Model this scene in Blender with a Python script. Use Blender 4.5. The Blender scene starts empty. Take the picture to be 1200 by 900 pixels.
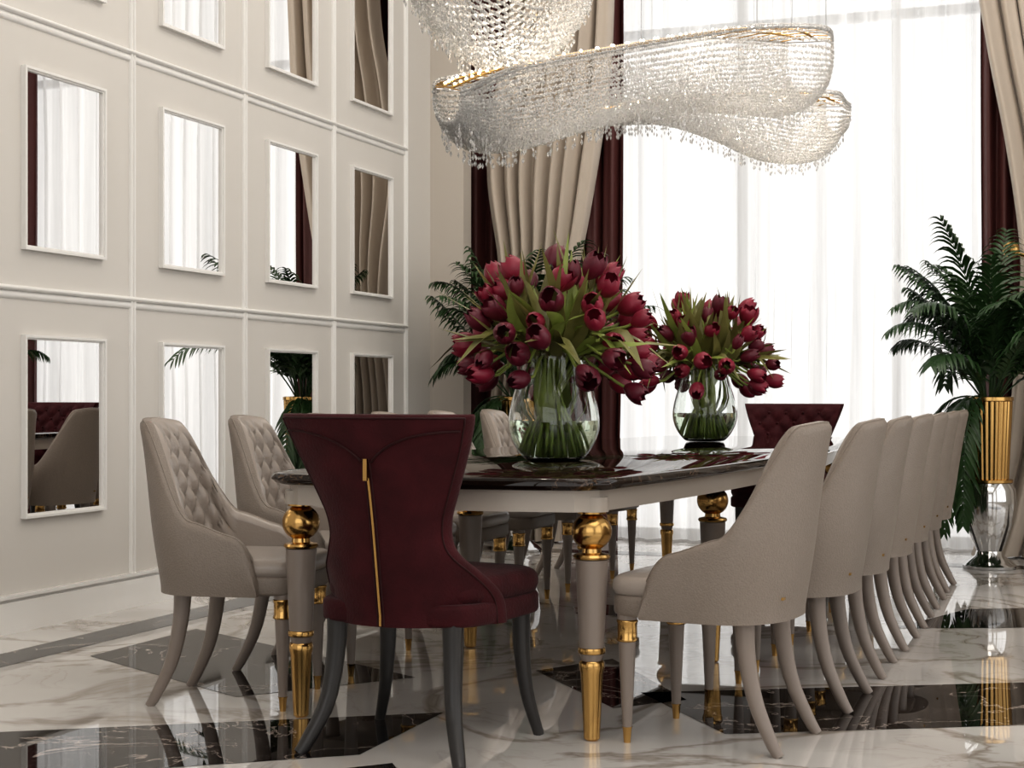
import bpy, math, random
import numpy as np
from mathutils import Vector, Matrix
random.seed(7); np.random.seed(7)
scene = bpy.context.scene
COL = scene.collection

# ------------------------------------------------------------------ materials
def new_mat(name):
    m = bpy.data.materials.new(name); m.use_nodes = True
    nt = m.node_tree
    return m, nt, nt.nodes["Principled BSDF"]

def pmat(name, col, rough=0.5, metal=0.0, bump=0.0, bscale=200.0, var=0.0, vscale=6.0, sheen=0.0,
         coat=0.0, ior=1.5, trans=0.0, spec=None):
    m, nt, b = new_mat(name)
    b.inputs["Base Color"].default_value = (*col, 1)
    b.inputs["Roughness"].default_value = rough
    b.inputs["Metallic"].default_value = metal
    b.inputs["IOR"].default_value = ior
    b.inputs["Coat Weight"].default_value = coat
    b.inputs["Transmission Weight"].default_value = trans
    b.inputs["Sheen Weight"].default_value = sheen
    if spec is not None: b.inputs["Specular IOR Level"].default_value = spec
    tc = nt.nodes.new("ShaderNodeTexCoord")
    if bump > 0:
        n = nt.nodes.new("ShaderNodeTexNoise"); n.inputs["Scale"].default_value = bscale
        n.inputs["Detail"].default_value = 3
        bp = nt.nodes.new("ShaderNodeBump"); bp.inputs["Strength"].default_value = bump
        bp.inputs["Distance"].default_value = 0.002
        nt.links.new(tc.outputs["Object"], n.inputs["Vector"])
        nt.links.new(n.outputs["Fac"], bp.inputs["Height"])
        nt.links.new(bp.outputs["Normal"], b.inputs["Normal"])
    if var > 0:
        n = nt.nodes.new("ShaderNodeTexNoise"); n.inputs["Scale"].default_value = vscale
        n.inputs["Detail"].default_value = 4
        mx = nt.nodes.new("ShaderNodeMixRGB")
        mx.inputs[1].default_value = (*[c*(1-var) for c in col], 1)
        mx.inputs[2].default_value = (*[min(1, c*(1+var)) for c in col], 1)
        nt.links.new(tc.outputs["Object"], n.inputs["Vector"])
        nt.links.new(n.outputs["Fac"], mx.inputs[0])
        nt.links.new(mx.outputs[0], b.inputs["Base Color"])
    return m

def marble(name, base, base2, vein, scale=0.9, width=0.03, rough=0.04, ior=1.6, strength=0.8):
    m, nt, b = new_mat(name)
    N = nt.nodes; L = nt.links
    tc = N.new("ShaderNodeTexCoord")
    def veins(sc, wd, det, dist):
        n = N.new("ShaderNodeTexNoise"); n.inputs["Scale"].default_value = sc
        n.inputs["Detail"].default_value = det; n.inputs["Roughness"].default_value = 0.55
        n.inputs["Distortion"].default_value = dist
        L.new(tc.outputs["Object"], n.inputs["Vector"])
        s = N.new("ShaderNodeMath"); s.operation = 'SUBTRACT'; s.inputs[1].default_value = 0.5
        a = N.new("ShaderNodeMath"); a.operation = 'ABSOLUTE'
        r = N.new("ShaderNodeMapRange"); r.inputs["From Min"].default_value = 0.0
        r.inputs["From Max"].default_value = wd; r.inputs["To Min"].default_value = 1; r.inputs["To Max"].default_value = 0
        L.new(n.outputs["Fac"], s.inputs[0]); L.new(s.outputs[0], a.inputs[0]); L.new(a.outputs[0], r.inputs["Value"])
        return r.outputs[0]
    v1 = veins(scale, width, 6, 0.9); v2 = veins(scale*3.1, width*0.55, 6, 0.6)
    msk = N.new("ShaderNodeTexNoise"); msk.inputs["Scale"].default_value = scale*1.3
    L.new(tc.outputs["Object"], msk.inputs["Vector"])
    mr = N.new("ShaderNodeMapRange"); mr.inputs["From Min"].default_value = .42; mr.inputs["From Max"].default_value = .62
    L.new(msk.outputs["Fac"], mr.inputs["Value"])
    m2 = N.new("ShaderNodeMath"); m2.operation = 'MULTIPLY'; L.new(v2, m2.inputs[0]); L.new(mr.outputs[0], m2.inputs[1])
    m3 = N.new("ShaderNodeMath"); m3.operation = 'MULTIPLY'; L.new(m2.outputs[0], m3.inputs[0]); m3.inputs[1].default_value = 0.6
    mxm = N.new("ShaderNodeMath"); mxm.operation = 'MAXIMUM'; L.new(v1, mxm.inputs[0]); L.new(m3.outputs[0], mxm.inputs[1])
    st = N.new("ShaderNodeMath"); st.operation = 'MULTIPLY'; st.inputs[1].default_value = strength
    L.new(mxm.outputs[0], st.inputs[0])
    cl = N.new("ShaderNodeMixRGB"); cl.inputs[1].default_value = (*base, 1); cl.inputs[2].default_value = (*base2, 1)
    L.new(mr.outputs[0], cl.inputs[0])
    fin = N.new("ShaderNodeMixRGB"); fin.inputs[2].default_value = (*vein, 1)
    L.new(cl.outputs[0], fin.inputs[1]); L.new(st.outputs[0], fin.inputs[0])
    L.new(fin.outputs[0], b.inputs["Base Color"])
    b.inputs["Roughness"].default_value = rough; b.inputs["IOR"].default_value = ior
    return m

M = {}
M['wall'] = pmat("wall_paint", (.65,.622,.585), .55, bump=.05, bscale=300)
M['wall2'] = pmat("wall_paint_beige", (.56,.51,.455), .6, bump=.05, bscale=300)
M['trim'] = pmat("trim_white", (.80,.785,.76), .3)
M['base'] = pmat("baseboard_gloss", (.80,.785,.76), .12, coat=.5)
M['ceil'] = pmat("ceiling_paint", (.85,.84,.82), .7)
M['wmarble'] = marble("white_marble", (.66,.635,.61), (.51,.485,.46), (.25,.20,.155), .8, .028, .015, 1.9, .75)
M['bmarble'] = marble("black_marble", (.006,.005,.005), (.014,.010,.009), (.50,.42,.37), 1.8, .007, .015, 1.42, .8)
M['tmarble'] = marble("emperador_marble", (.010,.006,.004), (.018,.010,.007), (.24,.16,.11), 6, .010, .02, 1.42, .5)
M['mirror'] = pmat("mirror_glass", (.86,.85,.84), .005, 1.0)
M['gold'] = pmat("brushed_gold", (.56,.35,.13), .20, 1.0)
M['chrome'] = pmat("chrome", (.62,.62,.62), .08, 1.0)
M['taupe'] = pmat("taupe_leather", (.240,.200,.168), .45, bump=1.0, bscale=190, var=.12, vscale=120)
M['satin'] = pmat("satin_leather", (.36,.312,.275), .22, bump=.4, bscale=120, sheen=.1)
M['taupelac'] = pmat("taupe_lacquer", (.25,.208,.18), .3)
M['apron'] = pmat("champagne_lacquer", (.46,.41,.36), .3)
M['velvet'] = pmat("burgundy_velvet", (.046,.0060,.0085), .75, bump=1, bscale=110, var=.55, vscale=14, spec=.2, sheen=.06)
M['velvet2'] = pmat("burgundy_piping", (.028,.004,.005), .6, spec=.3)
M['darkwood'] = pmat("dark_wood", (.026,.024,.023), .35)
M['cur_b'] = pmat("beige_curtain", (.50,.43,.36), .7, bump=.2, bscale=250, sheen=.2)
M['cur_r'] = pmat("burgundy_curtain", (.085,.024,.022), .6, bump=.2, bscale=250)
M['frame'] = pmat("window_frame", (.40,.40,.40), .4)
M['soil'] = pmat("soil", (.03,.02,.015), .9, bump=1, bscale=60)
M['tulip'] = pmat("tulip_petal", (.235,.014,.038), .42, var=.45, vscale=18)
M['tulipd'] = pmat("tulip_petal_dark", (.12,.009,.024), .45, var=.3, vscale=18)
M['leaf'] = pmat("tulip_leaf", (.19,.18,.058), .4, var=.45, vscale=9)
M['stem'] = pmat("tulip_stem", (.27,.33,.08), .4, var=.25, vscale=14)
M['palm'] = pmat("palm_leaf", (.026,.062,.019), .38, var=.4, vscale=6)
M['crystal'] = pmat("crystal", (.95,.94,.92), .03, trans=.72, ior=1.55)
M['water'] = pmat("water", (.84,.92,.78), .0, trans=1, ior=1.33)
M['glass'] = pmat("clear_glass", (.97,1,.98), .0, trans=1, ior=1.45)

def sheer_mat():
    m = bpy.data.materials.new("sheer_fabric"); m.use_nodes = True
    nt = m.node_tree; nt.nodes.clear(); N=nt.nodes; L=nt.links
    o = N.new("ShaderNodeOutputMaterial")
    tc=N.new("ShaderNodeTexCoord"); mp=N.new("ShaderNodeMapping"); mp.inputs["Scale"].default_value=(7,0,.12)
    n=N.new("ShaderNodeTexNoise"); n.inputs["Scale"].default_value=1.0; n.inputs["Detail"].default_value=5; n.inputs["Roughness"].default_value=.65
    L.new(tc.outputs["Object"],mp.inputs[0]); L.new(mp.outputs[0],n.inputs["Vector"])
    rp=N.new("ShaderNodeMapRange"); rp.inputs["From Min"].default_value=.35; rp.inputs["From Max"].default_value=.65
    rp.inputs["To Min"].default_value=.58; rp.inputs["To Max"].default_value=.95
    L.new(n.outputs["Fac"],rp.inputs["Value"])
    cb=N.new("ShaderNodeCombineColor")
    for i in range(3): L.new(rp.outputs[0],cb.inputs[i])
    tr = N.new("ShaderNodeBsdfTranslucent"); L.new(cb.outputs[0],tr.inputs[0])
    tp = N.new("ShaderNodeBsdfTransparent"); tp.inputs[0].default_value = (1,1,1,1)
    df = N.new("ShaderNodeBsdfDiffuse"); df.inputs[0].default_value = (.9,.89,.87,1)
    a = N.new("ShaderNodeMixShader"); a.inputs[0].default_value = .30
    b = N.new("ShaderNodeMixShader"); b.inputs[0].default_value = .20
    L.new(tr.outputs[0], a.inputs[1]); L.new(df.outputs[0], a.inputs[2])
    L.new(a.outputs[0], b.inputs[1]); L.new(tp.outputs[0], b.inputs[2])
    L.new(b.outputs[0], o.inputs[0])
    return m
M['sheer'] = sheer_mat()
def emis(name, col, s):
    m, nt, b = new_mat(name)
    b.inputs["Emission Color"].default_value = (*col,1); b.inputs["Emission Strength"].default_value = s
    return m
M['led'] = emis("led", (1,.85,.65), 14)

# ------------------------------------------------------------------ builder
class MB:
    def __init__(s): s.v=[]; s.f=[]; s.m=[]; s.mats=[]
    def mi(s, k):
        if k not in s.mats: s.mats.append(k)
        return s.mats.index(k)
    def add(s, vs, fs, k):
        o=len(s.v); s.v.extend([tuple(v) for v in vs]); i=s.mi(k)
        for f in fs: s.f.append(tuple(a+o for a in f)); s.m.append(i)
    def box(s, x0,x1,y0,y1,z0,z1,k):
        vs=[(x0,y0,z0),(x1,y0,z0),(x1,y1,z0),(x0,y1,z0),(x0,y0,z1),(x1,y0,z1),(x1,y1,z1),(x0,y1,z1)]
        s.add(vs,[(0,3,2,1),(4,5,6,7),(0,1,5,4),(1,2,6,5),(2,3,7,6),(3,0,4,7)],k)
    def grid(s, P, k, closed_u=False, closed_v=False):
        nu=len(P); nv=len(P[0]); vs=[p for r in P for p in r]; fs=[]
        for i in range(nu if closed_u else nu-1):
            for j in range(nv if closed_v else nv-1):
                a=i; b=(i+1)%nu; c=j; d=(j+1)%nv
                fs.append((a*nv+c,b*nv+c,b*nv+d,a*nv+d))
        s.add(vs,fs,k)
    def loft(s, rings, k, cap=True):
        n=len(rings[0]); vs=[p for r in rings for p in r]; fs=[]
        for i in range(len(rings)-1):
            for j in range(n):
                fs.append((i*n+j,i*n+(j+1)%n,(i+1)*n+(j+1)%n,(i+1)*n+j))
        if cap:
            fs.append(tuple(range(n-1,-1,-1))); fs.append(tuple((len(rings)-1)*n+j for j in range(n)))
        s.add(vs,fs,k)
    def lathe(s, prof, k, c=(0,0,0), seg=32, flute=None, cap=True):
        rings=[]
        for (r,z) in prof:
            ring=[]
            for j in range(seg):
                a=2*math.pi*j/seg; rr=r
                if flute: rr=r*(1+flute[0]*abs(math.sin(a*flute[1]/2)))
                ring.append((c[0]+rr*math.cos(a),c[1]+rr*math.sin(a),c[2]+z))
            rings.append(ring)
        s.loft(rings,k,cap)
    def tube(s, pts, rad, k, seg=8, cap=True, sq=False):
        pts=[Vector(p) for p in pts]; rings=[]
        up=None
        for i,p in enumerate(pts):
            t=(pts[min(i+1,len(pts)-1)]-pts[max(i-1,0)])
            if t.length<1e-9: t=Vector((0,0,1))
            t.normalize()
            if up is None:
                up=Vector((1,0,0)) if abs(t.x)<.8 else Vector((0,1,0))
            n=(up-t*up.dot(t)); n.normalize(); b=t.cross(n); up=n
            r=rad[i] if hasattr(rad,'__len__') else rad
            ring=[]
            for j in range(seg):
                a=2*math.pi*j/seg+(math.pi/4 if sq else 0)
                ring.append(tuple(p+n*(r*math.cos(a))+b*(r*math.sin(a))))
            rings.append(ring)
        s.loft(rings,k,cap)
    def mesh(s, name, smooth=True, ang=None):
        me=bpy.data.meshes.new(name)
        me.from_pydata([tuple(map(float,v)) for v in s.v],[],s.f)
        for k in s.mats: me.materials.append(M[k])
        me.polygons.foreach_set('material_index', s.m)
        me.polygons.foreach_set('use_smooth', [smooth]*len(s.f))
        me.update()
        if smooth and ang: 
            try: me.set_sharp_from_angle(angle=math.radians(ang))
            except Exception: pass
        return me

def obj(name, me, parent=None, loc=(0,0,0), rot=0, sub=0):
    o=bpy.data.objects.new(name, me); COL.objects.link(o)
    o.location=loc; o.rotation_euler=(0,0,rot)
    if parent: o.parent=parent
    return o
def empty(name, loc=(0,0,0), rot=0):
    e=bpy.data.objects.new(name,None); COL.objects.link(e); e.location=loc; e.rotation_euler=(0,0,rot); e.empty_display_size=.1
    return e
def sstep(a,b,x):
    t=min(1,max(0,(x-a)/(b-a))); return t*t*(3-2*t)
def cr(keys, n):
    K=[np.array(k,float) for k in keys]; K=[2*K[0]-K[1]]+K+[2*K[-1]-K[-2]]
    out=[]; segs=len(K)-3
    for i in range(n):
        u=i/(n-1)*segs; s=min(int(u),segs-1); t=u-s
        p0,p1,p2,p3=K[s:s+4]
        out.append(.5*((2*p1)+(-p0+p2)*t+(2*p0-5*p1+4*p2-p3)*t*t+(-p0+3*p1-3*p2+p3)*t**3))
    return out

# ------------------------------------------------------------------ room
XL=-4.38; XR=3.3; YB=-3.0; YW=10.95; H=5.2; YK=10.1
b=MB(); b.box(XL-.2,XR+.2,YB-.2,YW+.2,-.1,0,'wmarble')
polys=[[(-4.06,-2.6),(-3.86,-2.6),(-3.86,9.9),(-4.06,9.9)],
       [(-3.86,9.70),(3.0,9.70),(3.0,9.9),(-3.86,9.9)],
       [(-1.98,4.67),(-3.6,3.62),(-3.6,2.9),(-3.0,3.25),(-1.97,4.04)],
       [(-1.48,5.22),(-1.06,4.67),(1.0,5.78),(1.0,6.56)],
       [(-2.32,5.22),(-3.7,5.97),(-3.7,5.2),(-2.74,4.67)],
       [(-.85,7.05),(-.45,7.2),(1.0,7.95),(1.0,8.65),(-.6,7.8)],
       [(-2.95,7.05),(-3.2,7.8),(-3.7,8.0),(-3.7,7.4)],
       [(-1.96,5.5),(-1.49,4.93),(-1.30,5.15),(-1.77,5.85)],
       [(-1.84,3.98),(-1.5,3.5),(-.9,3.0),(-1.9,2.8),(-2.2,3.6)],
       [(-2.3,7.0),(-1.5,7.0),(-1.5,7.35),(-2.3,7.35)]]
for p in polys:
    z=.0012
    area=sum(p[i][0]*p[(i+1)%len(p)][1]-p[(i+1)%len(p)][0]*p[i][1] for i in range(len(p)))
    if area<0: p=p[::-1]
    b.add([(x,y,z) for x,y in p],[tuple(range(len(p)))],'bmarble')
obj("floor",b.mesh("floor",False))
b=MB(); b.box(XL-.2,XR+.2,YB-.2,YW+.2,H,H+.1,'ceil'); obj("ceiling",b.mesh("ceiling",False))
b=MB(); b.box(XL-.2,XL,YB,YW+.2,0,H,'wall'); b.box(XL,-4.13,YK,YK+.14,0,H,'wall2'); obj("wall_left",b.mesh("wall_left",False))
WX0,WX1,WZ1=-4.1,.25,4.75
b=MB(); b.box(XL,WX0,YW,YW+.2,0,H,'wall2'); b.box(WX1,XR,YW,YW+.2,0,H,'wall2'); b.box(WX0,WX1,YW,YW+.2,WZ1,H,'wall2')
obj("wall_window",b.mesh("wall_window",False))
b=MB(); b.box(XR,XR+.2,YB,-1.5,0,H,'wall'); b.box(XR,XR+.2,3.0,4.0,0,H,'wall'); b.box(XR,XR+.2,8.8,YW+.2,0,H,'wall')
b.box(XR,XR+.2,-1.5,3.0,0,.3,'wall'); b.box(XR,XR+.2,4.0,8.8,0,.3,'wall'); b.box(XR,XR+.2,-1.5,3,4.7,H,'wall'); b.box(XR,XR+.2,4,8.8,4.7,H,'wall')
obj("wall_right",b.mesh("wall_right",False))
b=MB(); b.box(XL,-3.4,YB-.2,YB,0,H,'wall'); b.box(2.4,XR+.2,YB-.2,YB,0,H,'wall'); b.box(-3.4,2.4,YB-.2,YB,0,.3,'wall'); b.box(-3.4,2.4,YB-.2,YB,4.7,H,'wall')
obj("wall_back",b.mesh("wall_back",False))
def wframe(name, axis, a0,a1,pos,z0,z1,divs,trans):
    b=MB(); w=.06
    def bx(p0,p1,q0,q1):
        if axis=='x': b.box(p0,p1,pos,pos+.07,q0,q1,'frame')
        else: b.box(pos,pos+.07,p0,p1,q0,q1,'frame')
    bx(a0,a1,z0,z0+w); bx(a0,a1,z1-w,z1)
    if isinstance(divs,int): divs=[a0+(a1-a0)*i/divs for i in range(divs+1)]
    for p in divs: bx(max(a0,p-w/2),min(a1,p+w/2),z0,z1)
    for t in trans: bx(a0,a1,t,t+w)
    obj(name,b.mesh(name,False))
wframe("window_1",'x',WX0,WX1,YW+.08,0,WZ1,[WX0,-3.45,-2.385,-1.32,-.255,WX1],[3.60])
wframe("window_2",'y',-1.5,3.0,XR+.06,.3,4.7,3,[3.5])
wframe("window_3",'y',4.0,8.8,XR+.06,.3,4.7,3,[3.5])
wframe("window_4",'x',-3.4,2.4,YB-.13,.3,4.7,4,[3.5])
def bboard(name, pts_box):
    b=MB()
    for (x0,x1,y0,y1,z0,z1) in pts_box: b.box(x0,x1,y0,y1,z0,z1,'base')
    obj(name,b.mesh(name,False))
bboard("baseboard_left",[(XL,XL+.022,YB,YK,0,.135),(XL,XL+.014,YB,YK,.135,.15),(XL,XL+.03,YB,YK,.15,.165),(XL+.03,-4.13,YK-.02,YK,0,.165)])
bboard("baseboard_window",[(WX1,XR,YW-.022,YW,0,.15)])
ztr=[1.464,2.653,3.842]; y_ribs=[9.676-1.064*k for k in range(12)]
b=MB()
def halfround(b,y0,y1,z,r,dep,k='trim'):
    n=6; P=[]
    for i in range(n+1):
        a=-math.pi/2+math.pi*i/n
        P.append([(XL+dep*math.cos(a),y0,z+r*math.sin(a)),(XL+dep*math.cos(a),y1,z+r*math.sin(a))])
    b.grid(P,k)
def halfround_v(b,y,z0,z1,r,dep,k='trim'):
    n=6; P=[]
    for i in range(n+1):
        a=-math.pi/2+math.pi*i/n
        P.append([(XL+dep*math.cos(a),y+r*math.sin(a),z0),(XL+dep*math.cos(a),y+r*math.sin(a),z1)])
    b.grid(P,k)
for z in ztr:
    halfround(b,YB,y_ribs[0],z+.017,.013,.026); halfround(b,YB,y_ribs[0],z-.012,.018,.012)
for y in y_ribs:
    halfround_v(b,y-.012,.165,H,.009,.018); halfround_v(b,y+.012,.165,H,.009,.018)
obj("trim_1",b.mesh("trim_1",True))
b=MB(); mw,mh=.297,.399
def fr(b,w,h,off,dep,k):
    for (y0,y1,z0,z1) in [(-w,w,h-off,h),(-w,w,-h,-h+off),(-w,-w+off,-h+off,h-off),(w-off,w,-h+off,h-off)]:
        b.box(0,dep,y0,y1,z0,z1,k)
fr(b,mw,mh,.012,.026,'trim'); fr(b,mw-.012,mh-.012,.008,.018,'trim'); frm=b.mesh("mirror_frame",False)
b=MB(); b.box(0.002,.008,-mw+.015,mw-.015,-mh+.015,mh-.015,'mirror'); gls=b.mesh("mirror_pane",False)
for k in range(6):
    yc=9.676-1.064*(k+.5)
    for zc in (.883,2.05,3.25):
        e=empty("wall_mirror",(XL,yc,zc)); obj("frame",frm,e); obj("mirror_pane",gls,e)

# ------------------------------------------------------------------ curtains
def curtain(name, keys, Y, n, amp, k, nu=160, nz=60, seed=0):
    rnd=random.Random(seed); ph=[rnd.uniform(0,6.28) for _ in range(4)]
    keys=sorted(keys); C=cr(keys,nz); P=[]
    for c in C:
        z,x0,x1=c; row=[]
        for i in range(nu+1):
            u=i/nu
            uu=u+.012*math.sin(u*17+ph[0])+.006*math.sin(z*1.3+ph[1])*math.sin(u*9)
            y=Y+amp*(math.sin(2*math.pi*n*uu+ph[2])+.35*math.sin(2*math.pi*n*2.1*uu+ph[3]+z*.3))
            x=x0+(x1-x0)*u+ amp*.25*math.cos(2*math.pi*n*uu+ph[2])
            row.append((x,y,z))
        P.append(row)
    b=MB(); b.grid(P,k); return obj(name,b.mesh(name,True))
curtain("burgundy_curtain",[(.01,-4.30,-3.13),(1.5,-4.30,-3.10),(3,-4.30,-3.09),(4.9,-4.30,-3.09)],10.52,11,.05,'cur_r',seed=1)
curtain("burgundy_curtain.001",[(.01,-.72,.42),(1.5,-.73,.40),(3,-.74,.40),(4.9,-.74,.40)],10.52,11,.05,'cur_r',seed=2)
curtain("beige_curtain",[(.01,-4.1,-3.5),(1.0,-4.0,-3.55),(1.6,-3.93,-3.48),(1.99,-3.95,-3.36),(2.59,-4.03,-3.24),(3.2,-3.96,-3.15),(3.8,-3.86,-3.12),(4.9,-3.83,-3.08)],10.32,7,.06,'cur_b',seed=3)
curtain("beige_curtain.001",[(.01,-.76,.3),(.3,-.66,.3),(.8,-.54,.26),(1.6,-.47,.2),(1.99,-.47,.18),(2.59,-.55,.2),(3.2,-.66,.1),(3.8,-.74,.05),(4.9,-.78,0)],10.34,7,.06,'cur_b',seed=4)
curtain("sheer_curtain",[(.012,-4.1,.25),(2.5,-4.1,.25),(4.9,-4.1,.25)],10.72,30,.045,'sheer',nu=700,nz=6,seed=5)
b=MB(); b.tube([(-4.3,10.45,5.0),(.65,10.45,5.0)],.02,'gold',12); b.tube([(-4.3,10.72,5.0),(.65,10.72,5.0)],.012,'gold',8)
for x in (-4.2,-1.9,.6): b.tube([(x,10.42,5.0),(x,10.95,5.0)],.012,'gold',8)
b.box(-4.3,.65,10.28,10.80,4.96,4.985,'trim')
obj("curtain_rod",b.mesh("curtain_rod",True,40))
b=MB(); x=-.52; zz=1.91
b.tube([(x,10.12,zz),(x,10.27,zz)],.012,'gold',10)
pr=[(.050*math.sin(math.pi*i/8)+.001,.03*(-math.cos(math.pi*i/8))) for i in range(9)]
b.loft([[(x+r*math.cos(2*math.pi*j/20),10.12+z,zz+r*math.sin(2*math.pi*j/20)) for j in range(20)] for r,z in pr],'gold')
b.tube(cr([(x,10.2,zz-.01),(x+.25,10.17,zz-.07),(x+.6,10.19,zz-.03),(x+.72,10.25,zz)],20),.012,'gold',8)
obj("curtain_holdback",b.mesh("curtain_holdback",True,50))

# ------------------------------------------------------------------ chairs
def slab(b,k,hw,f0,f1,z0,z1,n=4.5,rr=.022,crown=.012,seg=56,taper=0.0):
    fc=(f0+f1)/2; hd=(f1-f0)/2; rings=[]
    def ring(ins,z):
        out=[]
        for j in range(seg):
            a=2*math.pi*j/seg; c,s_=math.cos(a),math.sin(a)
            x=math.copysign(abs(c)**(2/n),c)*(hw-ins); y=math.copysign(abs(s_)**(2/n),s_)*(hd-ins)
            x*=1+taper*(y/hd)
            out.append((x,fc+y,z))
        return out
    rings=[ring(rr*.8,z0),ring(rr*.2,z0+rr*.25),ring(0,z0+rr*.8),ring(0,z1-rr)]
    for i in range(1,5):
        a=math.pi/2*i/4; rings.append(ring(rr*(1-math.cos(a)),z1-rr+rr*math.sin(a)))
    for fr_ in (.25,.5,.75,.97):
        rings.append(ring(rr+(min(hw,hd)-rr)*fr_,z1+crown*math.sin(fr_*math.pi/2)))
    b.loft(rings,k)

def tuft(x,z,wx=.085,wz=.11):
    p=x/wx+z/wz; q=x/wx-z/wz
    return (abs(math.sin(math.pi*p))*abs(math.sin(math.pi*q)))**.42

def beige_chair():
    parts=[]
    w=.262; r=.20; dense=[]
    for i in range(201):
        a=math.pi/2*i/200; e=.82
        dense.append((w*math.sin(a)**e, r-r*math.cos(a)**e))
    for i in range(1,60): dense.append((w, r+.190*i/59))
    D=np.array(dense); seg=np.r_[0,np.cumsum(np.hypot(*np.diff(D,axis=0).T))]; Lh=seg[-1]
    NT=44
    def plan(t):
        s=abs(t)*Lh; x=np.interp(s,seg,D[:,0]); y=np.interp(s,seg,D[:,1])
        s2=min(Lh,s+.012); s1=max(0,s-.012)
        dx=np.interp(s2,seg,D[:,0])-np.interp(s1,seg,D[:,0]); dy=np.interp(s2,seg,D[:,1])-np.interp(s1,seg,D[:,1])
        if abs(t)<.02: nx,ny=0,1
        else:
            l=math.hypot(dx,dy); nx,ny=-dy/l,dx/l
        sg=1 if t>=0 else -1
        return sg*x,y,sg*nx,ny
    def Ht(t):
        a=abs(t)
        h=.945-.012*(a/.33)**2 if a<.33 else .933
        h=h-(.933-.615)*sstep(.32,.64,a)**.95 - .05*sstep(.60,.92,a)
        if a>.87: h-=.15*(1-math.sqrt(max(0,1-((a-.87)/.13)**2)))
        return h
    zb=.372
    def warp(x,y,z):
        g=1-.24*sstep(.56,.95,z)
        ln=.13*max(0,z-.4)+.22*max(0,z-.6)**2
        return x*g, y-ln, z
    NO=26; rings=[]
    for it in range(2*NT+1):
        t=-1+it/NT; x,y,nx,ny=plan(t); h=Ht(t)
        th=.058-.014*sstep(.5,.9,abs(t)); rr=th/2
        ring=[]
        hh=h-rr
        for j in range(NO):
            v=j/(NO-1); z=zb+(hh-zb)*v
            bul=.008*math.sin(math.pi*v)
            ring.append(warp(x-nx*bul,y-ny*bul,z))
        for j in range(1,6):
            a=math.pi*j/6; o=rr*(1-math.cos(a)); z=hh+rr*math.sin(a)
            ring.append(warp(x+nx*o,y+ny*o,z))
        NI=40
        for j in range(NI):
            v=1-j/(NI-1); z=zb+.01+(hh-zb-.01)*v
            fade=min(1,max(0,(hh-z)/.03))*sstep(.50,.56,z)*(1-sstep(.45,.64,abs(t)))
            o=th
            sarc=t*Lh
            o+=fade*(.032*tuft(sarc,z-.60,.095,.125)-.006)+.006*(1-fade)
            ring.append(warp(x+nx*o,y+ny*o,z))
        rings.append(ring)
    b=MB(); 
    nout=NO+3; n=len(rings[0]); vs=[p for rg in rings for p in rg]; fo=[];fi=[]
    for i in range(len(rings)-1):
        for j in range(n):
            q=(i*n+j,i*n+(j+1)%n,(i+1)*n+(j+1)%n,(i+1)*n+j)
            (fo if (j<nout or j==n-1) else fi).append(q)
    fo.append(tuple(range(n-1,-1,-1))); fo.append(tuple((len(rings)-1)*n+j for j in range(n)))
    b.add(vs,fo,'taupe')
    i2=b.mi('satin')
    for q in fi: b.f.append(q); b.m.append(i2)
    parts.append(("back_shell",b.mesh("back_shell",True,60)))
    b=MB(); pts=[]
    for it in range(2*NT+1):
        t=-1+it/NT; t*=.985; x,y,nx,ny=plan(t); h=Ht(t); th=.058-.014*sstep(.5,.9,abs(t)); rr=th/2
        a=math.pi*.35; pts.append(warp(x+nx*rr*(1-math.cos(a)),y+ny*rr*(1-math.cos(a)),h-rr+rr*math.sin(a)))
    b.tube(pts,.0024,'taupe',6); parts.append(("piping",b.mesh("piping")))
    b=MB()
    for i in range(-3,4):
        for j in range(0,6):
            if (i+j)%2: continue
            s=i*.0475; z=.60+j*.0625
            t=s/Lh
            if abs(t)>.42 or z>Ht(t)-.06: continue
            x,y,nx,ny=plan(t); p=warp(x+nx*.056,y+ny*.056,z)
            rings_=[[(p[0]+rad*math.cos(2*math.pi*q/10),p[1]+d,p[2]+rad*math.sin(2*math.pi*q/10)) for q in range(10)] for rad,d in ((.009,0),(.008,.006),(.004,.009))]
            b.loft(rings_,'satin')
    parts.append(("buttons",b.mesh("buttons")))
    b=MB(); slab(b,'taupe',.243,.06,.515,.374,.437,5,.014,0); slab(b,'satin',.240,.075,.520,.43,.49,5,.026,.014)
    parts.append(("seat",b.mesh("seat",True,50)))
    b=MB()
    for sx in (-1,1):
        K=[(sx*.165,.105,.385),(sx*.168,.098,.28),(sx*.172,.07,.15),(sx*.18,.02,.04),(sx*.183,-.005,.0)]
        P=cr(K,12); b.tube(P,[.030-.015*i/11 for i in range(12)],'taupelac',12)
    parts.append(("leg_back",b.mesh("leg_back",True,60)))
    b=MB()
    for sx in (-1,1):
        x,y=sx*.195,.455
        b.lathe([(.030,.385),(.029,.362)][::-1],'taupelac',(x,y,0),16)
        b.lathe([(.0285,.298),(.0305,.30),(.0305,.305),(.028,.31),(.028,.35),(.0305,.355),(.0305,.360),(.0285,.362)],'gold',(x,y,0),24,flute=(.05,12))
        b.lathe([(.014,.045),(.026,.298)],'taupelac',(x,y,0),16)
        b.lathe([(.010,.0),(.0135,.04),(.016,.047)],'gold',(x,y,0),16)
    parts.append(("leg_front",b.mesh("leg_front",True,50)))
    b=MB()
    p=warp(-.12,.012,.44)
    b.box(p[0]-.010,p[0]+.010,p[1]-.006,p[1]+.01,.436,.444,'gold'); parts.append(("badge",b.mesh("badge",False)))
    return parts

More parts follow.
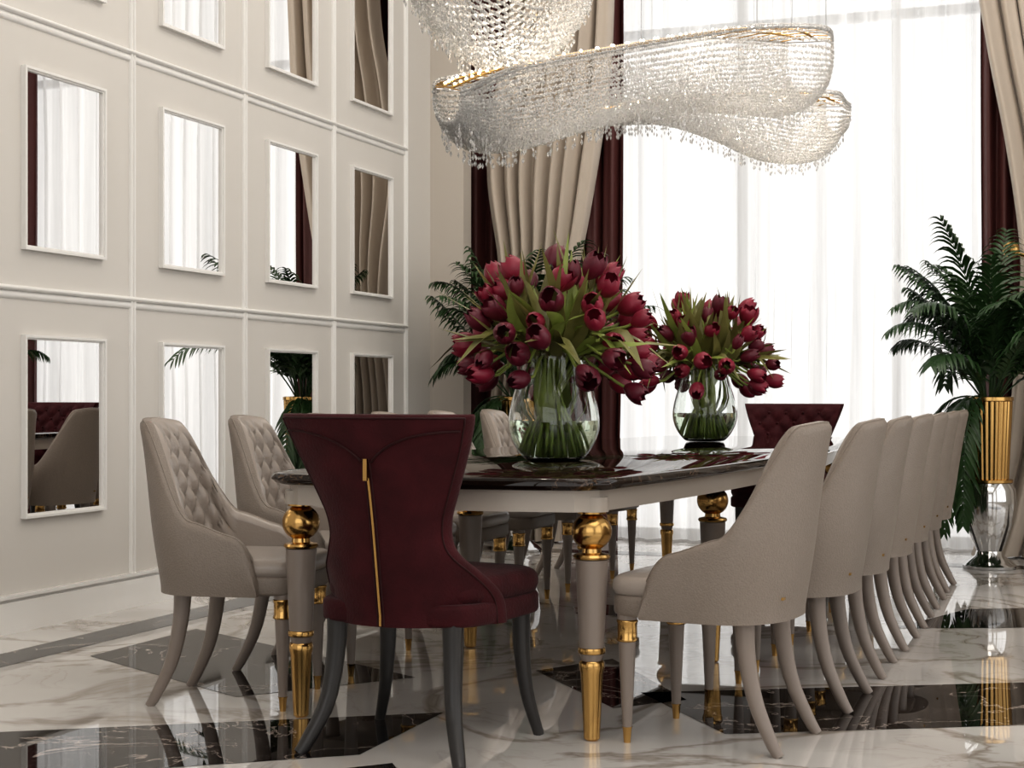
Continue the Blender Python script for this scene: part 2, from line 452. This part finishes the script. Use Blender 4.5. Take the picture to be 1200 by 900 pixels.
def red_chair():
    parts=[]
    NZ=60; NS=40
    zs=[.372,.46,.52,.57,.62,.68,.78,.88,.965]
    ws=[.270,.264,.236,.194,.176,.182,.222,.262,.290]
    zz=np.linspace(.372,.965,200); ww=np.interp(zz,zs,ws); ker=np.ones(17)/17
    wsm=np.convolve(np.pad(ww,8,'edge'),ker,'valid')
    def W(z): return float(np.interp(z,zz,wsm))
    def lean(z): return .16*max(0,z-.4)+.25*max(0,z-.62)**2
    def surf(s,z,off):
        w=W(z); x=w*s
        low=1-sstep(.42,.60,z)
        curve=(.065+.13*low)*abs(s)**2.4
        return (x, .0+curve-lean(z)+off, z)
    rings=[]
    rows=[(.372+(.955-.372)*i/(NZ-1),1.0) for i in range(NZ)]+[(.961,.9),(.966,.7),(.968,.4)]
    for (z,thk) in rows:
        th=.062*thk; off0=.031-th/2
        ring=[]
        for j in range(NS+1):
            s=-1+2*j/NS; ring.append(surf(s,z,off0))
        for a in (.25,.5,.75):
            p=surf(1,z,off0+th*a); ring.append((p[0]+.012*math.sin(math.pi*a),p[1],p[2]))
        for j in range(NS+1):
            s=1-2*j/NS
            fade=thk**4*sstep(.52,.58,z)*min(1,max(0,(1-abs(s))/.12))*min(1,max(0,(.955-z)/.025))
            t=fade*(.032*tuft(s*W(z),z-.60,.10,.125)-.006)
            ring.append(surf(s,z,off0+th+t))
        for a in (.75,.5,.25):
            p=surf(-1,z,off0+th*a); ring.append((p[0]-.012*math.sin(math.pi*a),p[1],p[2]))
        rings.append(ring)
    b=MB(); b.loft(rings,'velvet'); parts.append(("back",b.mesh("back",True,60)))
    b=MB()
    for i in range(-5,6):
        for j in range(0,6):
            if (i+j)%2: continue
            x=i*.05; z=.60+j*.0625
            if abs(x)>W(z)-.03 or z>.93: continue
            p=surf(x/W(z),z,.064)
            b.loft([[(p[0]+rad*math.cos(2*math.pi*q/10),p[1]+d,p[2]+rad*math.sin(2*math.pi*q/10)) for q in range(10)] for rad,d in ((.009,0),(.008,.006),(.004,.009))],'velvet')
    parts.append(("buttons",b.mesh("buttons")))
    b=MB()
    for sg in (-1,1):
        pts=[]
        for i in range(30):
            u=i/29; s=sg*(.06+.92*u**1.1); z=.835+.075*(1-(1-u)**2.6)+.012*u
            pts.append(surf(s,z,-.002))
        b.tube(pts,.0035,'velvet2',6)
    pts=[surf(-1,.372+(.955-.372)*i/39,.0) for i in range(40)]+[surf(-1+2*i/39,.957,.0) for i in range(40)]+[surf(1,.955-(.955-.372)*i/39,.0) for i in range(40)]
    b.tube(pts,.003,'velvet2',6)
    parts.append(("seams",b.mesh("seams")))
    b=MB()
    P=[[ (surf(s*.196/W(z),z,-.004)) for s in (-.018,.018)] for z in np.linspace(.375,.845,40)]
    b.grid(P,'gold')
    for s in (-.05,.05): b.tube([surf(s*.196/W(z),z,-.0015) for z in np.linspace(.375,.845,30)],.003,'velvet2',6)
    p=surf(0,.83,-.008); b.box(p[0]-.006,p[0]+.006,p[1]-.004,p[1]+.004,.785,.845,'gold')
    parts.append(("zipper",b.mesh("zipper",False)))
    b=MB(); slab(b,'velvet',.276,.03,.555,.372,.435,4.5,.014,0,taper=.07); slab(b,'velvet',.274,.055,.565,.428,.505,4.0,.034,.018,taper=.08)
    parts.append(("seat",b.mesh("seat",True,50)))
    b=MB()
    for sx in (-1,1):
        K=[(sx*.185,.08,.385),(sx*.188,.075,.28),(sx*.202,.05,.14),(sx*.24,.0,.03),(sx*.255,-.02,.0)]
        b.tube(cr(K,12),[.031-.014*i/11 for i in range(12)],'darkwood',12)
        K=[(sx*.225,.46,.385),(sx*.228,.462,.25),(sx*.242,.472,.12),(sx*.272,.49,.0)]
        b.tube(cr(K,12),[.029-.013*i/11 for i in range(12)],'darkwood',12)
    parts.append(("legs",b.mesh("legs",True,60)))
    return parts
BP=beige_chair(); RP=red_chair()
def place(parts,loc,rot):
    e=empty("dining_chair",loc,math.radians(rot))
    for n,me in parts: obj(n,me,e)
rowY=[4.64+.66*i for i in range(7)]
rx=[-.83,-.755,-.74,-.73,-.73,-.735,-.745]; rr_=[83,88,91,89,91,90,90]
lx=[-2.96,-3.02,-3.05,-3.06,-3.06,-3.04,-3.0]; lr=[-79,-84,-90,-88,-91,-90,-90]
for i in range(7):
    place(BP,(rx[i],rowY[i]-(.04 if i==0 else 0),0),rr_[i]); place(BP,(lx[i],rowY[i]+(-.02 if i==0 else 0),0),lr[i])
place(RP,(-1.885,4.00,0),-3.5); place(RP,(-1.74,9.50,0),180)

# ------------------------------------------------------------------ table
TC=-1.89; TY0,TY1=4.33,9.08; TZ=.78
def outline(ins,n=40):
    pts=[]
    L=TY1-TY0; ym=(TY0+TY1)/2
    def hw(y): return .545+.175*(1-((y-ym)/(L/2))**2)-ins
    cr_=.05
    for i in range(n+1):
        u=i/n; y=TY0+ins+cr_+(L-2*ins-2*cr_)*u; pts.append((TC+hw(y),y))
    hwE=hw(TY1-ins)
    for i in range(n//2+1):
        u=i/(n//2); x=hwE-cr_-(2*hwE-2*cr_)*u; pts.append((TC+x, TY1-ins+.06*(1-(x/hwE)**2)))
    for i in range(n+1):
        u=i/n; y=TY1-ins-cr_-(L-2*ins-2*cr_)*u; pts.append((TC-hw(y),y))
    for i in range(n//2+1):
        u=i/(n//2); x=-(hwE-cr_)+(2*hwE-2*cr_)*u; pts.append((TC+x, TY0+ins-.06*(1-(x/hwE)**2)))
    return pts
table=empty("dining_table",(0,0,0))
b=MB()
b.loft([[(x,y,z) for x,y in outline(i)] for i,z in ((.022,.742),(.012,.745),(.006,.752),(.0,.757),(.0,.768),(.004,.776),(.012,TZ))],'tmarble')
obj("tabletop",b.mesh("tabletop",True,35),table)
b=MB()
oo=outline(.05); ii=outline(.075)
n=len(oo)
vs=[(x,y,.678) for x,y in oo]+[(x,y,.742) for x,y in oo]+[(x,y,.678) for x,y in ii]+[(x,y,.742) for x,y in ii]
fs=[]
for j in range(n):
    k=(j+1)%n
    fs+= [(j,k,n+k,n+j),(2*n+k,2*n+j,3*n+j,3*n+k),(k,j,2*n+j,2*n+k)]
b.add(vs,fs,'apron')
b.box(TC-.4,TC+.4,TY0+.2,TY1-.2,.70,.74,'apron')
obj("apron",b.mesh("apron",True,35),table)
b=MB()
b.lathe([(.05,.676),(.05,.72)],'apron',seg=28)
b.lathe([(.03,.668),(.042,.670),(.042,.676),(.03,.678)],'gold',seg=28)
pr=[(max(.001,.060*math.sin(math.pi*i/18)),.617-.057*math.cos(math.pi*i/18)) for i in range(19)]
b.lathe(pr,'gold',seg=36)
b.lathe([(.03,.535),(.052,.537),(.056,.543),(.052,.55),(.03,.555),(.028,.57)],'gold',seg=28)
b.lathe([(.037,.275),(.049,.534)],'taupelac',seg=28)
b.lathe([(.030,.255),(.040,.258),(.042,.266),(.040,.274),(.03,.277)],'gold',seg=28)
b.lathe([(.030,.235),(.036,.256)],'taupelac',seg=28)
b.lathe([(.018,.0),(.024,.006),(.034,.20),(.038,.215),(.038,.23),(.034,.236)],'gold',seg=28)
leg=b.mesh("leg",True,40)
for y,hx in ((4.455,.483),(5.93,.50),(7.45,.50),(8.95,.483)):
    for sx in (-1,1): obj("leg",leg,table,(TC-.005+sx*hx,y,0))

# ------------------------------------------------------------------ vases with tulips
def align(d):
    d=Vector(d).normalized(); return d.to_track_quat('Z','Y').to_matrix()
def tulip_head(b,pos,dirv,L,R,op,rnd,k):
    A=align(dirv); roll=rnd.uniform(0,6.28); pos=Vector(pos)
    for layer in (0,1):
        for q in range(3):
            c=roll+q*2*math.pi/3+layer*math.pi/3
            P=[]
            for i in range(9):
                u=i/8
                r=R*(math.sin(math.pi*(.07+.76*u))**.7)*(1.0-.10*layer)
                r+=op*R*u*u*(1 if layer==0 else .4)
                half=math.radians(68)*(math.sin(math.pi*min(1,(.16+.84*u)))**.55 if u<1 else 0)
                if u>.999: half=.03
                row=[]
                for v in (-1,-.5,0,.5,1):
                    a=c+half*v; rr=r*(1-.07*abs(v))
                    lo=Vector((rr*math.cos(a),rr*math.sin(a),L*u-(.07*L)*abs(v)*u))
                    row.append(tuple(pos+A@lo))
                P.append(row)
            b.grid(P,k)
def blade(b,pts,wid,side,k,fold=.25):
    P=[]; n=len(pts)
    for i,p in enumerate(pts):
        u=i/(n-1); w=wid*(math.sin(math.pi*(.12+.88*u)**.8)**.8 if u<1 else 0)+.0004
        p=Vector(p); t=(Vector(pts[min(i+1,n-1)])-Vector(pts[max(i-1,0)])).normalized()
        s=side-t*side.dot(t); s.normalize(); nn=t.cross(s)
        P.append([tuple(p-s*w+nn*w*fold),tuple(p),tuple(p+s*w+nn*w*fold)])
    b.grid(P,k)
vprof=[(.0,.0),(.085,.0),(.105,.006),(.135,.04),(.158,.085),(.167,.13),(.163,.18),(.15,.235),(.133,.29),(.121,.34),(.117,.375),(.120,.396)]
def make_vase():
    b=MB(); th=.004
    o2=[tuple(x) for x in cr(vprof[1:],40)]; i2=[(max(.001,r-th),max(.012,z)) for r,z in o2[::-1]]
    b.lathe([(.001,0)]+o2+[(o2[-1][0]-th/2,.398)]+i2+[(.001,.012)],'glass',seg=56)
    return b.mesh("glass_vase",True,60)
def make_water():
    b=MB(); o2=[tuple(x) for x in cr(vprof[1:],40)]
    pr=[(.001,.0125)]+[(r-.0045,max(.0125,z)) for r,z in o2 if z<.16]
    pr.append((.001,pr[-1][1])); b.lathe(pr,'water',seg=56)
    return b.mesh("water",True,50)
def make_bouquet(seed):
    rnd=random.Random(seed); b=MB(); N=62; C=Vector((0,0,.41)); ga=math.pi*(3-math.sqrt(5))
    for i in range(N):
        se=-.55+(1.53)*(i+.5)/N; se=max(-.95,min(.985,se)); ce=math.sqrt(1-se*se)
        az=i*ga+rnd.uniform(-.25,.25); rad=rnd.uniform(.22,.335)
        if se<0: rad=rnd.uniform(.24,.33)
        dv=Vector((ce*math.cos(az),ce*math.sin(az),se))
        pos=C+Vector((dv.x*rad,dv.y*rad,dv.z*rad*(1.03 if se>0 else .75)-.01))
        hd=(dv+Vector((rnd.uniform(-.6,.6),rnd.uniform(-.6,.6),rnd.uniform(-.3,.45)))).normalized()
        L=rnd.uniform(.082,.115); R=L*rnd.uniform(.37,.45)
        tulip_head(b,pos,hd,L,R,rnd.choice([-.25,-.15,-.1,.0,.25]),rnd,'tulip' if rnd.random()<.65 else 'tulipd')
        az2=az+math.pi+rnd.uniform(-.6,.6); rb=rnd.uniform(.02,.12)
        ra=rnd.uniform(.03,.095)
        K=[(rb*math.cos(az2),rb*math.sin(az2),.02+rnd.uniform(0,.02)),(rb*.5*math.cos(az2),rb*.5*math.sin(az2),.16),
           (ra*math.cos(az),ra*math.sin(az),.375),tuple(C+dv*rad*.55+Vector((0,0,.03 if se<.3 else 0))),tuple(pos-hd*.03),tuple(pos+hd*.004)]
        b.tube(cr(K,16),.0055,'stem',6)
    for i in range(135):
        az=rnd.uniform(0,6.283); el=rnd.uniform(-.35,1.35); ln=rnd.uniform(.33,.475)
        if el>.8: ln=rnd.uniform(.31,.43)
        ce,se=math.cos(el),math.sin(el); r0=rnd.uniform(.03,.10)
        dv=Vector((ce*math.cos(az),ce*math.sin(az),se))
        s=Vector((r0*math.cos(az),r0*math.sin(az),.37))
        mid=s+Vector((dv.x*.60,dv.y*.60,abs(dv.z)*.5+.15))*ln*.75
        end=C+dv*ln*(1 if el>0 else .85)+Vector((rnd.uniform(-.09,.09),rnd.uniform(-.09,.09),rnd.uniform(-.06,.05)))
        side=Vector((-math.sin(az),math.cos(az),rnd.uniform(-.9,.9)))
        blade(b,[tuple(p) for p in cr([s,mid,end],10)],rnd.uniform(.015,.028),side,'leaf' if rnd.random()<.85 else 'stem',rnd.uniform(-.2,.5))
    for i in range(22):
        az=rnd.uniform(0,6.283); r=rnd.uniform(.06,.13)
        blade(b,[tuple(p) for p in cr([(.03*math.cos(az+2),.03*math.sin(az+2),.05),(r*math.cos(az),r*math.sin(az),.2),(.09*math.cos(az),.09*math.sin(az),.39)],8)],.014,Vector((-math.sin(az),math.cos(az),0)),'stem',.2)
    return b.mesh("tulip_bouquet",True)
VM=make_vase(); WM=make_water()
for i,(x,y) in enumerate(((-1.876,5.46),(-1.935,8.05))):
    e=empty("tulip_vase",(x,y,TZ+.0005))
    obj("glass_vase",VM,e); obj("water",WM,e); obj("tulip_bouquet",make_bouquet(11+i*5),e)

# ------------------------------------------------------------------ palms
def make_palm(seed, towards, xmin, ymax):
    rnd=random.Random(seed); b=MB()
    def lim(v):
        x,y,z=v
        if y>0: y=ymax*(1-math.exp(-y/ymax))
        if x<0: x=-xmin*(1-math.exp(x/xmin))
        return Vector((x,y,z))
    specs=[]
    for i in range(36):
        cls=rnd.choice([86,82,80,76,72,66,56,46])
        specs.append((towards+i*2.399+rnd.uniform(-.25,.25),cls,rnd.uniform(.8,1.22),rnd.uniform(.45,1.35)))
    for i in range(11):
        specs.append((math.radians(-105-125*i/10),rnd.choice([35,25,15]),rnd.uniform(.75,1.1),rnd.uniform(1.7,2.2)))
    for az,cls,ln,drop in specs:
        el=math.radians(cls)
        p=Vector((.04*math.cos(az),.04*math.sin(az),.98)); pts=[p.copy()]; n=28
        for k in range(n):
            e=max(-1.5,el-drop*1.35*(k/n)**(1.4 if cls>45 else .6))
            p=p+Vector((math.cos(e)*math.cos(az),math.cos(e)*math.sin(az),math.sin(e)))*(ln/n); pts.append(p.copy())
        b.tube([lim(q) for q in pts],[.006-.0045*k/n for k in range(n+1)],'palm',5)
        for k in range(5,n+1):
            u=(k-5)/(n-5); t=(pts[min(k+1,n)]-pts[k-1]).normalized()
            sd=Vector((-math.sin(az),math.cos(az),0)); ll=(.25*math.sin(math.pi*(.2+.7*u))+.03)*rnd.uniform(.8,1.15)*(1 if cls>45 else .7)
            for s in (-1,1):
                d0=(sd*s*.65+t*.8+Vector((rnd.uniform(-.12,.12),rnd.uniform(-.12,.12),.12))).normalized(); q=pts[k].copy(); lp=[lim(q)]
                for m in range(5):
                    d=(d0+Vector((0,0,-.30*m))).normalized(); q=q+d*ll/5; lp.append(lim(q))
                blade(b,lp,.0115,t.cross(d0).cross(d0).normalized(),'palm',.3)
    return b.mesh("palm_leaves",True)
def make_planter():
    b=MB()
    b.lathe([(.001,0),(.15,0),(.155,.015),(.14,.03),(.085,.07),(.075,.10),(.10,.16),(.14,.26),(.155,.38),(.15,.46),(.13,.50)],'chrome',seg=40)
    b.lathe([(.12,.495),(.135,.505),(.135,.52),(.12,.525)],'gold',seg=40)
    b.lathe([(.105,.525),(.112,.7),(.125,.98)],'gold',seg=96,flute=(.06,24))
    b.lathe([(.12,.975),(.137,.985),(.137,1.005),(.12,1.01)],'gold',seg=40)
    b.lathe([(.001,1.0),(.118,1.0)],'soil',seg=24)
    return b.mesh("planter",True,40)
PL=make_planter()
for i,(x,y,xm) in enumerate(((-.62,9.72,1.1),(-3.58,9.70,.72))):
    e=empty("potted_palm",(x,y,.002)); obj("planter",PL,e); obj("palm_leaves",make_palm(21+i,i*1.1,xm,.44),e)

# ------------------------------------------------------------------ chandelier
OV=np.array([(1,0,0),(-1,0,0),(0,1,0),(0,-1,0),(0,0,1),(0,0,-1)],float)
OF=[(0,2,4),(2,1,4),(1,3,4),(3,0,4),(2,0,5),(1,2,5),(3,1,5),(0,3,5)]
def bead(b,p,r,rz):
    a=random.uniform(0,1.57); c,s=math.cos(a),math.sin(a)
    vs=[(p[0]+r*(v[0]*c-v[1]*s),p[1]+r*(v[0]*s+v[1]*c),p[2]+rz*v[2]) for v in OV]
    b.add(vs,OF,'crystal')
ch=empty("crystal_chandelier",(0,0,0))
def band(idx, keys, ns, nb):
    S=cr(keys,ns); b=MB(); g=MB(); front=[];back=[];mid1=[];mid2=[]
    for i,s in enumerate(S):
        x,y,zt,zb_,hw=s
        t=S[min(i+1,ns-1)][:2]-S[max(i-1,0)][:2]; t=t/np.linalg.norm(t); nrm=np.array([t[1],-t[0]])
        F=(x+nrm[0]*hw,y+nrm[1]*hw,zt); B=(x-nrm[0]*hw,y-nrm[1]*hw,zt+.03)
        front.append(F); back.append(B)
        mid1.append((x+nrm[0]*hw*.3,y+nrm[1]*hw*.3,zt+.02)); mid2.append((x-nrm[0]*hw*.3,y-nrm[1]*hw*.3,zt+.03))
        dep=zt-zb_
        for j in range(nb+1):
            a=math.pi*j/nb; w=hw*math.cos(a)*(1+.10*math.sin(a)); z=zt-dep*math.sin(a)**.75+.015*(1-math.cos(a))
            r=.0060*random.uniform(.8,1.3)
            bead(b,(x+nrm[0]*w+random.uniform(-.003,.003),y+nrm[1]*w+random.uniform(-.003,.003),z+random.uniform(-.003,.003)),r,r*1.3)
        for e in (F,B):
            for q in range(0,3): bead(b,(e[0],e[1],e[2]+.012-.014*q),.0065,.007)
        for w in (-.6,-.2,.2,.6):
            if random.random()<.3:
                w+=random.uniform(-.15,.15); a=math.acos(w); bz=zt-dep*math.sin(a)**.75; dl=random.uniform(.0,.02)
                bead(b,(x+nrm[0]*w*hw,y+nrm[1]*w*hw,bz-.012),.0045,.008)
                bead(b,(x+nrm[0]*w*hw,y+nrm[1]*w*hw,bz-.028-dl),.0055,.012)
    loop=front+back[::-1]+[front[0]]
    g.tube(loop,.0032,'chrome',6)
    g.tube(mid1,.006,'gold',8); g.tube(mid2,.006,'gold',8)
    for i in range(0,ns,8): g.tube([front[i],mid1[i],mid2[i],back[i]],.0028,'gold',6)
    for i in range(4,ns,7):
        for e in (mid1[i],mid2[i]): g.lathe([(.001,-.004),(.006,0),(.001,.006)],'led',(e[0],e[1],e[2]+.008),8)
    for i in (int(ns*.15),int(ns*.5),int(ns*.85)):
        m=mid1[i]; g.tube([m,(m[0],m[1],H-.03)],.0016,'chrome',6)
    obj("crystal_strands_%d"%idx,b.mesh("strands",False),ch); obj("rail_%d"%idx,g.mesh("rail",True,50),ch)
band(1,[(-2.24,5.32,2.12,2.00,.07),(-2.19,5.44,2.18,1.92,.15),(-2.07,5.62,2.25,1.94,.19),(-1.86,5.93,2.35,2.06,.18),(-1.66,6.22,2.44,2.15,.18),(-1.475,6.5,2.52,2.19,.21),(-1.30,6.82,2.57,2.22,.22),(-1.21,7.01,2.57,2.32,.12)],230,46)
band(2,[(-2.216,7.07,2.33,2.27,.05),(-1.94,7.28,2.41,2.29,.12),(-1.72,7.58,2.46,2.24,.17),(-1.566,7.85,2.51,2.18,.2),(-1.40,8.126,2.53,2.21,.2),(-1.28,8.26,2.50,2.36,.1)],160,38)
band(3,[(-2.30,5.10,2.70,2.48,.10),(-2.22,5.30,2.74,2.32,.2),(-2.125,5.506,2.78,2.22,.24),(-2.0,5.72,2.82,2.30,.22),(-1.9,5.93,2.86,2.62,.12)],160,44)
b=MB(); b.box(-2.4,-1.1,5.1,8.4,H-.04,H-.001,'trim'); 
obj("ceiling_plate",b.mesh("ceiling_plate",False),ch)

# ------------------------------------------------------------------ lights
w=bpy.data.worlds.new("World"); scene.world=w; w.use_nodes=True
bg=w.node_tree.nodes["Background"]; bg.inputs[0].default_value=(1,.99,.975,1); bg.inputs[1].default_value=1.5
def area(name,loc,rot,sx,sy,e,col=(1,.94,.86)):
    l=bpy.data.lights.new(name,'AREA'); l.shape='RECTANGLE'; l.size=sx; l.size_y=sy; l.energy=e; l.color=col
    o=bpy.data.objects.new(name,l); COL.objects.link(o); o.location=loc; o.rotation_euler=rot
    return o
area("ceiling_fill",(0.5,2.0,5.1),(0,0,0),4,4,75)  # added fill: unseen overhead panel that brightens chair backs and room
area("ceiling_fill.001",(-1.5,7.2,5.1),(0,0,0),3.5,5,110)  # second added fill panel, out of view above the table
for i,(x,y,z) in enumerate(((-2.1,5.6,2.35),(-1.5,6.5,2.55),(-1.5,7.9,2.5))):
    l=bpy.data.lights.new("chandelier_lamp",'POINT'); l.energy=9; l.color=(1,.9,.76); l.shadow_soft_size=.03
    o=bpy.data.objects.new("lamp_%d"%i,l); COL.objects.link(o); o.location=(x,y,z); o.parent=ch

# ------------------------------------------------------------------ camera
cd=bpy.data.cameras.new("camera"); cam=bpy.data.objects.new("camera",cd); COL.objects.link(cam)
cd.sensor_width=36; cd.lens=55.5; cd.shift_y=.0108; cd.clip_start=.05
cam.location=(0,0,1.02); cam.rotation_euler=(math.radians(90),0,math.radians(20.48))
scene.camera=cam
scene.view_settings.view_transform='Standard'
for lk in ('Medium High Contrast','Standard - Medium High Contrast'):
    try:
        scene.view_settings.look=lk; break
    except Exception: pass
scene.view_settings.exposure=.06
